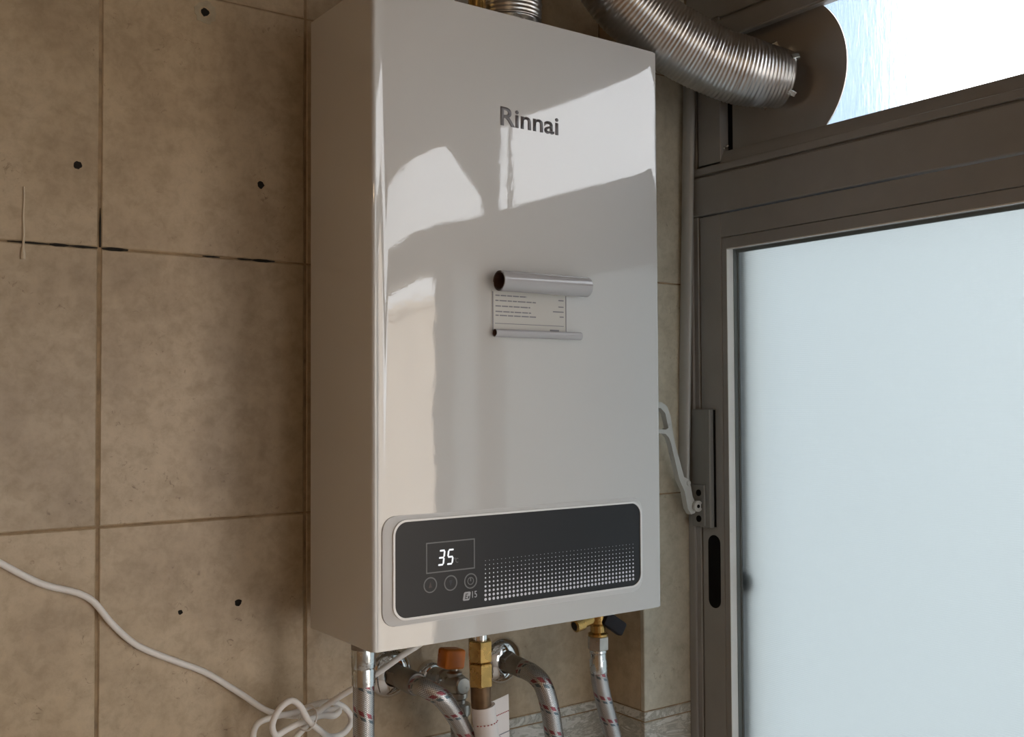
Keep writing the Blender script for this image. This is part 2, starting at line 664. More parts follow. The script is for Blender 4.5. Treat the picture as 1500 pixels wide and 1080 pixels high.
wall_back = structure(box('wall_back', XL - 0.1, XC + 0.2, 0.0012, 0.12, FLOOR - 0.05, CEIL + 0.05, M['grout']))
column = structure(box('wall_corner', XC + 0.0012, XF + 0.06, YC + 0.0012, 0.0, FLOOR - 0.05, CEIL + 0.05, M['grout']))
structure(box('wall_left', XL - 0.12, XL, YB - 0.1, 0.0, FLOOR - 0.05, CEIL + 0.05, M['left_plaster']))
bm = bmesh.new()  # rear wall built around an unseen opening added for neutral daylight fill
bx(bm, XL - 0.1, 0.05, YB - 0.12, YB, FLOOR - 0.05, CEIL + 0.05)
bx(bm, 0.42, XF + 0.14, YB - 0.12, YB, FLOOR - 0.05, CEIL + 0.05)
bx(bm, 0.05, 0.42, YB - 0.12, YB, FLOOR - 0.05, -0.35)
bx(bm, 0.05, 0.42, YB - 0.12, YB, 0.45, CEIL + 0.05)
structure(mk('wall_rear', bm, M['plaster'], smooth=0))
structure(box('ceiling', XL - 0.1, XF + 0.12, YB - 0.1, 0.1, CEIL, CEIL + 0.12, M['ceiling']))
structure(box('floor', XL - 0.1, XF + 0.12, YB - 0.1, 0.1, FLOOR - 0.12, FLOOR, M['floor']))
# window wall: below the sill, beyond the windows, above the head
WY1 = -2.10  # unseen end of the window opening, stretched to let in more daylight
bm = bmesh.new()
bx(bm, XF, XF + 0.14, YB, YC - 0.0, FLOOR, -0.62)
bx(bm, XF, XF + 0.14, YB, WY1, -0.62, CEIL)
bx(bm, XF, XF + 0.14, WY1, YC - 0.0, 0.80, CEIL)
structure(mk('wall_right', bm, M['plaster'], smooth=0))


def tile_mesh(name, w, h, mat, holes=()):
    """tile lying in the xz plane, front at y=0 facing -y, centred, with a softened edge"""
    bm = bmesh.new()
    e_ = 0.0010
    hw, hh = w / 2, h / 2
    if not holes:
        rings = []
        for (iw, ih, y) in ((hw, hh, 0.006), (hw, hh, e_ * 0.8), (hw - e_, hh - e_, 0.0)):
            rings.append([bm.verts.new((sx * iw, y, sz * ih)) for sx, sz in ((-1, -1), (1, -1), (1, 1), (-1, 1))])
        for k in range(2):
            for i in range(4):
                bm.faces.new((rings[k][i], rings[k][(i + 1) % 4], rings[k + 1][(i + 1) % 4], rings[k + 1][i]))
        bm.faces.new(rings[2])
        bm.faces.new(list(reversed(rings[0])))
    else:
        outer = [(-hw + e_, -hh + e_), (hw - e_, -hh + e_), (hw - e_, hh - e_), (-hw + e_, hh - e_)]
        es = []
        ov = [bm.verts.new((u, 0, v)) for u, v in outer]
        for i in range(4):
            es.append(bm.edges.new((ov[i], ov[(i + 1) % 4])))
        hrings = []
        for (cx, cz, r) in holes:
            n = 14
            ring = []
            for i in range(n):
                rr = r * random.uniform(0.9, 1.22)
                ring.append(bm.verts.new((cx + rr * math.cos(2 * PI * i / n), 0, cz + rr * math.sin(2 * PI * i / n))))
            for i in range(n):
                es.append(bm.edges.new((ring[i], ring[(i + 1) % n])))
            hrings.append((ring, cx, cz, r))
        bmesh.ops.triangle_fill(bm, use_beauty=True, use_dissolve=False, edges=es)
        # remove anything filled inside a hole
        kill = [f for f in bm.faces if any((f.calc_center_median() - Vector((cx, 0, cz))).length < r * 0.6 for _, cx, cz, r in hrings)]
        bmesh.ops.delete(bm, geom=kill, context='FACES_ONLY')
        for ring, cx, cz, r in hrings:
            n = len(ring)
            back = [bm.verts.new((cx + (v.co.x - cx) * 0.9, 0.0009, cz + (v.co.z - cz) * 0.75)) for v in ring]
            for i in range(n):
                f = bm.faces.new((ring[i], ring[(i + 1) % n], back[(i + 1) % n], back[i]))
                f.material_index = 1
            f = bm.faces.new(back)
            f.material_index = 1
        r1 = [bm.verts.new((sx * hw, e_ * 0.8, sz * hh)) for sx, sz in ((-1, -1), (1, -1), (1, 1), (-1, 1))]
        r0 = [bm.verts.new((sx * hw, 0.006, sz * hh)) for sx, sz in ((-1, -1), (1, -1), (1, 1), (-1, 1))]
        for A, B in ((ov, r1), (r1, r0)):
            for i in range(4):
                bm.faces.new((A[i], A[(i + 1) % 4], B[(i + 1) % 4], B[i]))
    bmesh.ops.recalc_face_normals(bm, faces=bm.faces[:])
    me = bpy.data.meshes.new(name)
    bm.to_mesh(me)
    bm.free()
    me.materials.append(mat)
    me.materials.append(M['dirt_and_shade'])  # shallow drill holes painted black for the shade inside them
    return me


GV, GH = 0.0030, 0.0016
MESHES = {}


def put_tile(x0, x1, z0, z1, mat, parent, loc_y=0.0, side=False, holes=(), key=None):
    w, h = x1 - x0, z1 - z0
    if holes:
        me = tile_mesh('tile', w, h, mat, holes)
    else:
        k = (round(w, 4), round(h, 4), mat.name)
        if k not in MESHES:
            MESHES[k] = tile_mesh('tile', w, h, mat)
        me = MESHES[k]
    o = bpy.data.objects.new('tile', me)
    COL.objects.link(o)
    o.parent = parent
    jy = random.uniform(-0.0002, 0.0003)
    if side:
        # lies in the yz plane facing -x; x0..x1 is then a y range
        o.location = (XC + jy, (x0 + x1) / 2, (z0 + z1) / 2)
        o.rotation_euler = (0, 0, -PI / 2)
    else:
        o.location = ((x0 + x1) / 2, loc_y + jy, (z0 + z1) / 2)
    return o


HOLES = [(-0.0939, 0.6017, 0.0040), (-0.2102, 0.4369, 0.0034), (-0.0361, 0.4391, 0.0034), (-0.1152, 0.0234, 0.0022), (-0.0583, 0.0258, 0.0034)]
rows = [(TZ + j * TH, TZ + (j + 1) * TH, M['tile']) for j in range(-2, 3)]
rows += [(BORDER - 0.012, BORDER, M['marble']), (BORDER - 0.120, BORDER - 0.012, M['marble']),
         (BORDER - 0.120 - TH, BORDER - 0.120, M['tile'])]
for (z0, z1, mt) in rows:
    z1c = min(z1, CEIL)
    if z1c - z0 < 0.03 and z1 > CEIL:
        continue
    for k in range(-7, 3):
        x0, x1 = TX + (k - 1) * TW, TX + k * TW
        x1 = min(x1, XC)
        if x1 - x0 < 0.004:
            continue
        cx, cz = (x0 + x1) / 2, (z0 + z1c) / 2
        hs = [(hx - cx, hz - cz, r) for hx, hz, r in HOLES if x0 < hx < x1 and z0 < hz < z1c] if mt is M['tile'] else []
        put_tile(x0 + GV / 2, x1 - (GV / 2 if x1 < XC else 0.0005), z0 + GH / 2, z1c - GH / 2, mt, wall_back, holes=hs)
    mc = M['daylit_tile'] if mt is M['tile'] else mt
    put_tile(YC + 0.0066, -0.0005, z0 + GH / 2, z1c - GH / 2, mt, column, side=True)
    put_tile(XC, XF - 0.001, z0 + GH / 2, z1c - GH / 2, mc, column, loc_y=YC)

# missing, blackened grout along the joints
bm = bmesh.new()
for (x0, x1, w) in ((-0.268, -0.234, 0.0009), (-0.2335, -0.2175, 0.0022), (-0.2175, -0.1925, 0.0013), (-0.1885, -0.1655, 0.0020),
                    (-0.095, -0.078, 0.0009), (-0.060, -0.045, 0.0009), (-0.0445, -0.0215, 0.0020)):
    n = 9
    topp, bot = [], []
    for i in range(n):
        f = i / (n - 1)
        hh = w * (0.35 + 0.65 * math.sin(PI * min(1, max(0, f)))) * random.uniform(0.7, 1.1)
        topp.append((x0 + (x1 - x0) * f, TZ + hh * 0.7))
        bot.append((x0 + (x1 - x0) * f, TZ - hh * 0.9))
    prism(bm, topp + bot[::-1], 'xz', -0.0005, 0.001)
prism(bm, [(-0.1908, 0.364), (-0.1899, 0.364), (-0.1899, 0.388), (-0.1903, 0.400), (-0.1909, 0.386)], 'xz', -0.0005, 0.001)
g = mk('grout_gap', bm, M['dirt_and_shade'], wall_back, smooth=0)

# ring of filler left round the topmost drilled hole
bm = bmesh.new()
nn = 22
ro = [random.uniform(0.0090, 0.0125) for _ in range(nn)]
for i in range(nn):
    j = (i + 1) % nn
    a0, a1 = 2 * PI * i / nn, 2 * PI * j / nn
    prism(bm, [(-0.0939 + ro[i] * math.cos(a0), 0.6017 + ro[i] * math.sin(a0)), (-0.0939 + ro[j] * math.cos(a1), 0.6017 + ro[j] * math.sin(a1)),
               (-0.0939 + 0.0056 * math.cos(a1), 0.6017 + 0.0056 * math.sin(a1)), (-0.0939 + 0.0056 * math.cos(a0), 0.6017 + 0.0056 * math.sin(a0))],
          'xz', -0.0006, 0.0004)
mk('filler_ring', bm, M['filler'], wall_back, smooth=0)

# dried drip on the wall
bm = bmesh.new()
pth = [Vector((-0.2552 + 0.0003 * math.sin(i), -0.0006, 0.412 - 0.064 * i / 12)) for i in range(13)]
tube(bm, pth, lambda s: 0.0006 + 0.0008 * (s / 0.064) ** 2 + (0.0009 if s > 0.058 else 0), 8)
mk('paint_drip', bm, M['drip'], wall_back)

# ------------------------------------------------------------------ windows
# lower sliding window (frosted sash) and upper tilting window above the transom
win1 = bpy.data.objects.new('window_1', None)
COL.objects.link(win1)
win1.location = (XF, -0.4, 0)
structure(win1)
A = M['anodized']


def part(o, parent):
    """parent an object that was authored in world coordinates"""
    o.parent = parent
    loc = Vector(parent.location)
    pp = parent.parent
    o.matrix_parent_inverse = Matrix.Translation(-loc) if pp is None else Matrix.Identity(4)
    return o


XO = XF + 0.055      # outer side of frames
Z0W = -0.60
GY = -0.722           # where the first sash ends
# outer jamb with a lip
bm = bmesh.new()
bx(bm, XF, XO, YC - 0.0185, YC + 0.0, Z0W, 0.4446, 0.0008)
bx(bm, XF - 0.003, XF + 0.01, YC - 0.011, YC - 0.0, Z0W, 0.4446, 0.0008)
mk('jamb', bm, A, win1)
box('jamb_seal', XF + 0.006, XO - 0.01, YC - 0.0205, YC - 0.0180, Z0W, 0.4446, M['rubber_and_shade'], win1)
bm = bmesh.new()
bx(bm, XF - 0.002, XO, WY1, YC - 0.0, 0.4450, 0.4915, 0.0010)
bx(bm, XF + 0.003, XO - 0.01, WY1, YC - 0.0, 0.4900, 0.4960, 0.0)
bx(bm, XF - 0.001, XO, WY1, YC - 0.010, 0.4945, 0.5036, 0.0008)
mk('transom', bm, A, win1)
# sloped sill lip on top of the transom
solid('transom_lip', [(XF + 0.001, 0.5036), (XF + 0.001, 0.5065), (XF + 0.006, 0.5185), (XF + 0.012, 0.5185), (XF + 0.012, 0.5036)], 'xz',
      WY1, YC - 0.020, A, win1)
box('sill', XF - 0.02, XO + 0.03, WY1, YC, Z0W - 0.02, Z0W, A, win1, 0.002)


def sash(ya, yb, xf, pane_mat, parent, name='sash'):
    """ya > yb : left and right ends as seen from the room"""
    zt, zb = 0.4432, Z0W + 0.002
    gt, gb = 0.3995, Z0W + 0.07
    st = 0.0435
    s = box(name, xf + 0.0005, xf + 0.024, ya, ya - 0.0345, zb, zt, A, parent, 0.0008)
    # the two-step face: main band and an inner band separated by a groove
    box('stile', xf + 0.0006, xf + 0.024, ya - 0.0352, ya - st, zb, 0.4142 - 0.0006, A, s, 0.0006)
    box('stile', xf + 0.0005, xf + 0.024, yb + 0.0385, yb, zb, zt, A, s, 0.0008)
    box('rail', xf + 0.0006, xf + 0.024, ya - 0.0345, yb + 0.0385, 0.4148, zt, A, s, 0.0006)
    box('rail', xf + 0.0007, xf + 0.024, ya - 0.0352, yb + 0.0385, gt + 0.001, 0.4140, A, s, 0.0006)
    box('rail', xf + 0.0005, xf + 0.024, ya - 0.0345, yb + 0.0385, zb, gb, A, s, 0.0008)
    # reveal bead painted pale for the window light on it, facing the room's front, then gasket and dark line, then glass
    box('glazing_bead', xf + 0.0002, xf + 0.0110, ya - st + 0.0004, ya - st - 0.0004, gb, gt + 0.001, M['bead'], s)
    box('glazing_bead', xf + 0.0006, xf + 0.0035, ya - st, yb + 0.0385, gt, gt + 0.0014, M['bead'], s)
    bm = bmesh.new()
    bx(bm, xf + 0.0112, xf + 0.0170, ya - st + 0.001, ya - st - 0.0010, gb, gt + 0.001)
    bx(bm, xf + 0.0170, xf + 0.0200, ya - st + 0.001, ya - st - 0.0022, gb, gt + 0.001)
    bx(bm, xf + 0.0150, xf + 0.0180, ya - st, yb + 0.0385, gt - 0.0030, gt + 0.001)
    mk('gasket', bm, M['gasket'], s)
    if pane_mat:
        box('glass_pane', xf + 0.0195, xf + 0.0235, ya - st + 0.003, yb + 0.0350, gb - 0.004, gt + 0.004, pane_mat, s)
    return s


s1 = sash(YC - 0.0205, GY, XF, M['frosted'], win1)
# finger pull in the stile: flat black inset painted for its recess shade
pull = solid('finger_pull', rrect(-0.1228, -0.1035, -0.0265, 0.0600, 0.0095), 'yz', XF + 0.0001, XF + 0.0030, M['rubber_and_shade'], s1)
# plain mullion sections beyond the first sash
box('mullion', XF + 0.004, XO, -0.738, GY - 0.001, Z0W, 0.4446, A, win1, 0.001)
box('jamb', XF, XO, WY1, WY1 + 0.03, Z0W, 0.4446, A, win1, 0.001)
box('mullion', XF + 0.004, XO, -0.868, -0.850, Z0W, 0.4446, A, win1, 0.001)
box('glass_pane', XF + 0.03, XF + 0.034, -0.850, -0.738, Z0W, 0.4446, M['frosted'], win1)

box('outer_frame_edge', XF + 0.0270, XO, -0.1370, -0.1490, Z0W, 0.42, A, win1)
# small closer behind the frosted pane
stop = thing('latch_knob', 'small dark rounded knob seen blurred behind the frosted pane edge', 'knob', (0.518, -0.135, 0.005))
kn = turned('knob', (0.5112, -0.142, 0.0065), (1, 0, 0), [(0, 0.012), (0.001, 0.0135), (0.012, 0.0135), (0.020, 0.010)], M['rubber_and_shade'], None, 20)
part(kn, stop)

# upper window
win2 = bpy.data.objects.new('window_2', None)
COL.objects.link(win2)
win2.location = (XF, -0.4, 0.6)
structure(win2)
HZ = 0.6535
part(box('stile', XF + 0.001, XO - 0.01, -0.0925, -0.1295, 0.5036, HZ + 0.03, A, None, 0.0008), win2)
part(box('jamb', XF + 0.002, XO, YC - 0.004, YC - 0.0155, 0.5036, 0.80, A, None, 0.0006), win2)
part(box('jamb_seal', XF + 0.010, XO - 0.01, YC - 0.0155, YC - 0.0190, 0.5036, 0.80, M['rubber_and_shade'], None), win2)
bm = bmesh.new()
bx(bm, XF - 0.001, XF + 0.016, WY1, -0.0925, HZ, 0.676, 0.0008)
bx(bm, XF + 0.034, XO, WY1, -0.0925, 0.690, 0.80)
bx(bm, XF + 0.004, XO - 0.01, WY1, -0.0925, 0.675, 0.682)
bx(bm, XF + 0.001, XO, WY1, YC - 0.0, 0.680, 0.80, 0.001)
part(mk('head', bm, A), win2)
part(box('glazing_bead', XF + 0.0002, XF + 0.0030, -0.130, -0.66, HZ - 0.0015, HZ, M['anodized_light'], None), win2)
part(box('mullion', XF + 0.012, XF + 0.018, -0.729, -0.687, 0.5036, HZ, A, None, 0.0008), win2)
part(box('mullion', XF + 0.012, XF + 0.018, -0.659, -0.653, 0.5036, HZ, A, None, 0.0008), win2)
part(solid('corner_plate', [(-0.729, 0.545), (-0.729, HZ), (-0.833, HZ)], 'yz', XF + 0.012, XF + 0.015, A, None), win2)
part(box('glass_pane', XF + 0.022, XF + 0.026, -0.1296, -0.690, 0.508, 0.682, M['ribbed'], None), win2)
part(box('glass_pane', XF + 0.022, XF + 0.026, -0.728, WY1, 0.508, HZ, M['ribbed'], None), win2)
# the next light is a tilted leaf
# latch screws at the foot of the stile
for (yy, zz) in ((-0.1395, 0.5232), (-0.1345, 0.5216)):
    part(turned('screw', (XF + 0.0035, yy, zz), (-1, 0, 0), [(0, 0.0012), (0.002, 0.0018), (0.003, 0.001)], M['zinc'], None, 10), win2)

# ------------------------------------------------------------------ outside
ground = structure(box('trim_1', 0.9, 60, -60, 60, -9.2, -9.0, M['ground']))
ground.name = 'ground'
cb = thing('building', 'sunlit cream rendered building across the way outside the window', 'building', (5.5, -16, -9))
part(box('wall', 4.2, 9.0, -16.0, -6.75, -9.0, 1.05, M['cream_building'], None, 0.02), cb)
part(box('parapet', 4.15, 4.4, -16.0, -6.75, 1.05, 1.15, M['cream_building'], None, 0.01), cb)
gb_ = thing('tower', 'blue grey tower seen blurred through the upper glass beside the steel disc', 'building', (33, 30, -9))
part(solid('wall', [(30, 18.9), (30, 40), (36, 40), (36, 23.4)], 'xy', -9.0, 26.0, M['grey_building'], None, smooth=0), gb_)
part(solid('cornice', [(29.8, 18.9), (29.8, 40.2), (36.2, 40.2), (36.2, 23.5)], 'xy', 26.0, 26.5, M['grey_building'], None, smooth=0), gb_)

# ------------------------------------------------------------------ heater
HW, HH, HD, HB = 0.34857, 0.6, -0.1679, -0.03929
heater = thing('water_heater', 'tall white glossy gas water heater with black control panel hung on the tiled wall', 'water heater', (HW / 2, HB, 0.0))


def heater_body():
    bm = bmesh.new()
    r = 0.0032
    prof = [(0.0, HB)]
    for i in range(7):
        a = math.radians(180 + 90 * i / 6)
        prof.append((r + r * math.cos(a), HD + r + 0.0006 + r * math.sin(a)))
    # softly bowed front sheet
    xs = [0.0045 + (HW - 0.009) * i / 60 for i in range(61)]
    for x in xs:
        y = HD + 0.0012 * max(0, 1 - x / 0.048) ** 2 * 1.0 + 0.0010 * max(0, 1 - (HW - x) / 0.03) ** 2
        prof.append((x, y))
    for i in range(7):
        a = math.radians(270 + 90 * i / 6)
        prof.append((HW - r + r * math.cos(a), HD + r + 0.0006 + r * math.sin(a)))
    prof.append((HW, HB))
    # sort out the join where the rounded corner meets the bow
    prism(bm, prof, 'xy', 0.0, HH, 0.0012)
    return bm


body = part(mk('casing', heater_body(), M['enamel'], smooth=40), heater)
part(box('wall_bracket', 0.04, HW - 0.04, HB - 0.001, 0.0, 0.50, 0.56, M['zinc'], None, 0.001), heater)
part(box('wall_bracket', 0.04, HW - 0.04, HB - 0.001, 0.0, 0.03, 0.06, M['zinc'], None, 0.001), heater)
part(box('base_plate', 0.012, HW - 0.012, HD + 0.012, HB - 0.004, -0.0035, 0.0005, M['zinc'], None, 0.0008), heater)

# control panel surround
sur = part(solid('panel_surround', rrect(0.0092, 0.3205, 0.0205, 0.1190, 0.013), 'xz', HD - 0.0006, HD + 0.003, M['enamel_satin'], None, 0.0007), heater)
lip = solid('panel_rim', rrect(0.0192, 0.3184, 0.0252, 0.1152, 0.0138, 10), 'xz', HD - 0.0022, HD + 0.003, M['white_plastic'], None,
            holes=(rrect(0.0212, 0.3164, 0.0272, 0.1132, 0.0122, 10),))
part(lip, heater)
YP = HD - 0.0014
face = part(solid('display_panel', rrect(0.0210, 0.3166, 0.0270, 0.1134, 0.0124, 10), 'xz', YP, HD + 0.002, M['black_glass'], None), heater)


def sub(o, parent, grand):
    """second-level child, authored in world coordinates, of a part whose parent is a thing"""
    o.parent = parent
    o.matrix_parent_inverse = Matrix.Identity(4)
    if parent.matrix_parent_inverse != Matrix.Identity(4):
        # parent's world matrix = grand translation * inverse = identity
        pass
    return o


YQ = YP - 0.00015


def flat(name, polys, mat, parent, y0=None, th=0.0002):
    bm = bmesh.new()
    y0 = YP if y0 is None else y0
    for p_ in polys:
        prism(bm, p_, 'xz', y0 - th, y0 + 0.0002)
    return sub(mk(name, bm, mat, None, smooth=0), parent, heater)


def rect(x0, x1, z0, z1):
    return [(x0, z0), (x1, z0), (x1, z1), (x0, z1)]


def ringpoly(cx, cz, ro, ri, n=32):
    out = []
    for i in range(n):
        a0, a1 = 2 * PI * i / n, 2 * PI * (i + 1) / n
        out.append([(cx + ro * math.cos(a0), cz + ro * math.sin(a0)), (cx + ro * math.cos(a1), cz + ro * math.sin(a1)),
                    (cx + ri * math.cos(a1), cz + ri * math.sin(a1)), (cx + ri * math.cos(a0), cz + ri * math.sin(a0))])
    return out


lw = 0.0011
sx0, sx1, sz0, sz1 = 0.0535, 0.1068, 0.0644, 0.0926
flat('screen_outline', [rect(sx0, sx1, sz0, sz0 + lw), rect(sx0, sx1, sz1 - lw, sz1), rect(sx0, sx0 + lw, sz0 + lw, sz1 - lw),
                        rect(sx1 - lw, sx1, sz0 + lw, sz1 - lw)], M['panel_grey'], face)

SEG = {'3': 'abcdg', '5': 'acdfg'}


def digit_polys(ch, x, z, w, h, t_, sh=0.14):
    P = {}
    g_ = 0.0003

    def hseg(zc):
        return [(x + g_ + t_ * 0.3, zc), (x + t_ * 0.8, zc + t_ / 2), (x + w - t_ * 0.8, zc + t_ / 2), (x + w - g_ - t_ * 0.3, zc),
                (x + w - t_ * 0.8, zc - t_ / 2), (x + t_ * 0.8, zc - t_ / 2)]

    def vseg(xc, za, zb):
        return [(xc, za + g_), (xc + t_ / 2, za + t_ * 0.6), (xc + t_ / 2, zb - t_ * 0.6), (xc, zb - g_), (xc - t_ / 2, zb - t_ * 0.6),
                (xc - t_ / 2, za + t_ * 0.6)]
    P['a'] = hseg(z + h - t_ / 2)
    P['g'] = hseg(z + h / 2)
    P['d'] = hseg(z + t_ / 2)
    P['f'] = vseg(x + t_ / 2, z + h / 2, z + h - t_ / 2)
    P['b'] = vseg(x + w - t_ / 2, z + h / 2, z + h - t_ / 2)
    P['e'] = vseg(x + t_ / 2, z + t_ / 2, z + h / 2)
    P['c'] = vseg(x + w - t_ / 2, z + t_ / 2, z + h / 2)
    return [[(px + (pz - z) * sh, pz) for px, pz in P[s_]] for s_ in SEG[ch]]


flat('digit', digit_polys('3', 0.0655, 0.0705, 0.0070, 0.0145, 0.0016), M['digit'], face)
flat('digit', digit_polys('5', 0.0752, 0.0705, 0.0070, 0.0145, 0.0016), M['digit'], face)
# small degree C
cpts = []
for i in range(14):
    a0, a1 = math.radians(50 + 260 * i / 14), math.radians(50 + 260 * (i + 1) / 14)
    cpts.append([(0.0872 + 0.0019 * math.cos(a0), 0.0738 + 0.0022 * math.sin(a0)), (0.0872 + 0.0019 * math.cos(a1), 0.0738 + 0.0022 * math.sin(a1)),
                 (0.0872 + 0.0013 * math.cos(a1), 0.0738 + 0.0016 * math.sin(a1)), (0.0872 + 0.0013 * math.cos(a0), 0.0738 + 0.0016 * math.sin(a0))])
flat('degree_mark', cpts + ringpoly(0.0847, 0.0757, 0.0008, 0.0004, 12), M['panel_grey'], face)

for (cx, cz, mt) in ((0.0579, 0.0540, 'red_print'), (0.0799, 0.0536, 'blue_print'), (0.1020, 0.0532, 'black_glass')):
    flat('touch_button', ringpoly(cx, cz, 0.0072, 0.0061, 36), M['panel_grey'], face)
flat('button_icon', [[(0.0560, 0.0515), (0.0598, 0.0515), (0.0579, 0.0568)]], M['red_print'], face)
flat('button_icon', [[(0.0780, 0.0560), (0.0818, 0.0560), (0.0799, 0.0508)]], M['blue_print'], face)
flat('button_icon', ringpoly(0.1020, 0.0532, 0.0036, 0.0029, 24) + [rect(0.1015, 0.1025, 0.0530, 0.0565)], M['panel_grey'], face)

# dot grid growing towards the bottom
dots = []
for j in range(10):
    r = 0.00145 - 0.000128 * j
    for i in range(41):
        cx = 0.1188 + 0.004685 * i
        cz = 0.0341 + 0.00405 * j
        dots.append(circ(cx, cz, r, 8 if j < 5 else 6))
bm = bmesh.new()
for p_ in dots:
    prism(bm, p_, 'xz', YP - 0.0002, YP + 0.0002)
dg = sub(mk('dot_pattern', bm, M['dot_white'], None, smooth=0), face, heater)
dg['kind'] = 'stuff'


def text_mesh(name, body_, x0, x1, z0, caph, y, mat, parent, bold=0.0, font_shear=0.0, sub_level=False):
    cu = bpy.data.curves.new(name, 'FONT')
    cu.body = body_
    cu.size = 1.0
    cu.extrude = 0.0
    cu.offset = bold
    cu.shear = font_shear
    tmp = bpy.data.objects.new(name + '_tmp', cu)
    COL.objects.link(tmp)
    bpy.context.view_layer.update()
    me = bpy.data.meshes.new_from_object(tmp)
    bpy.data.objects.remove(tmp)
    bm = bmesh.new()
    bm.from_mesh(me)
    bpy.data.meshes.remove(me)
    xs = [v.co.x for v in bm.verts]
    ys = [v.co.y for v in bm.verts]
    mnx, mxx, mny, mxy = min(xs), max(xs), min(ys), max(ys)
    for v in bm.verts:
        v.co = Vector((x0 + (v.co.x - mnx) / (mxx - mnx) * (x1 - x0), y, z0 + (v.co.y - mny) / (mxy - mny) * caph))
    ex = bmesh.ops.extrude_face_region(bm, geom=bm.faces[:])
    for v in [g_ for g_ in ex['geom'] if isinstance(g_, bmesh.types.BMVert)]:
        v.co.y += 0.0004
    o = mk(name, bm, mat, None, smooth=0)
    if sub_level:
        return sub(o, parent, heater)
    return part(o, parent)


text_mesh('model_number', '15', 0.1036, 0.1090, 0.0372, 0.0062, YP - 0.0002, M['panel_light'], face, 0.01, 0.0, True)
# rounded badge with the letter E cut by strokes
badge = solid('model_badge', [(x + (z - 0.0355) * 0.2, z) for x, z in rrect(0.0930, 0.1006, 0.0355, 0.0435, 0.0016, 4)], 'xz', YP - 0.0002, YP + 0.0002,
              M['panel_light'], None, smooth=0)
sub(badge, face, heater)
sh = lambda pl: [(x + (z - 0.0355) * 0.2, z) for x, z in pl]
flat('badge_letter', [sh(rect(0.0952, 0.0959, 0.0370, 0.0419)), sh(rect(0.0959, 0.0978, 0.0370, 0.0377)), sh(rect(0.0959, 0.0974, 0.0391, 0.0398)),
                      sh(rect(0.0959, 0.0978, 0.0412, 0.0419)), sh(rect(0.0985, 0.0997, 0.0370, 0.0395))], M['black_glass'], face, YP - 0.0002, 0.00015)

text_mesh('logo_text', 'Rinnai', 0.1396, 0.2112, 0.4893, 0.0186, HD - 0.0003, M['print_grey'], heater, 0.018)

# energy label and its peeled film
lab = part(box('label_sheet', 0.1282, 0.2200, HD - 0.0004, HD + 0.001, 0.2870, 0.3280, M['label'], None), heater)
bm = bmesh.new()
yl = HD - 0.0004


def lrect(x0, x1, z0, z1):
    prism(bm, rect(x0, x1, z0, z1), 'xz', yl - 0.0002, yl + 0.0001)


lrect(0.1288, 0.1299, 0.2885, 0.3270)
lrect(0.2186, 0.2195, 0.2885, 0.3270)
lrect(0.1318, 0.2160, 0.2960, 0.2966)
random.seed(3)
for (z, xe, segs) in ((0.3228, 0.170, 5), (0.3178, 0.181, 5), (0.3125, 0.174, 4), (0.3072, 0.175, 6), (0.3035, 0.181, 6)):
    x = 0.1325
    while x < xe:
        w = random.uniform(0.0035, 0.0095)
        lrect(x, min(xe, x + w), z, z + 0.0012)
        x += w + 0.0011
for (z, xa) in ((0.3215, 0.2095), (0.3150, 0.2095), (0.3100, 0.2025), (0.3050, 0.2110)):
    lrect(xa, 0.2160, z, z + 0.0011)
lrect(0.1985, 0.2100, 0.2905, 0.2925)
sub(mk('label_print', bm, M['ink'], None, smooth=0), lab, heater)


def curl(name, x0, x1, cz, r, turns, z_attach, lean, parent):
    """a film curled into a roll, open at the ends (spiral with thickness)"""
    bm = bmesh.new()
    n = int(26 * turns)
    cy = HD - r - 0.0006
    prof = []
    for i in range(n + 1):
        f = i / n
        a = -PI * 0.0 + f * turns * 2 * PI
        rr = r * (1 - 0.10 * f * turns)
        # start touching the heater (+y side) and roll
        prof.append((cy + rr * math.cos(a), cz + lean * rr * math.sin(a)))
    th = 0.00025
    L = []
    for (y, z) in prof:
        d = Vector((y - cy, z - cz)).normalized()
        L.append(((y, z), (y - d.x * th, z - d.y * th)))
    vs = []
    for (o_, i_) in L:
        vs.append([bm.verts.new((x0, o_[0], o_[1])), bm.verts.new((x1, o_[0], o_[1])), bm.verts.new((x1, i_[0], i_[1])), bm.verts.new((x0, i_[0], i_[1]))])
    for k in range(len(vs) - 1):
        a, b = vs[k], vs[k + 1]
        for q in range(4):
            f = bm.faces.new((a[q], a[(q + 1) % 4], b[(q + 1) % 4], b[q]))
            if q == 2:
                f.material_index = 1
    bm.faces.new(vs[0])
    bm.faces.new(list(reversed(vs[-1])))
    return sub(mk(name, bm, None, None, smooth=50, mats=[M['film'], M['film_print']]), parent, heater)


curl('film_roll', 0.1295, 0.2380, 0.3360, 0.0104, 1.9, 0.327, 1.0, lab)
curl('film_roll', 0.1285, 0.2345, 0.2868, 0.0040, 1.4, 0.287, -1.0, lab)

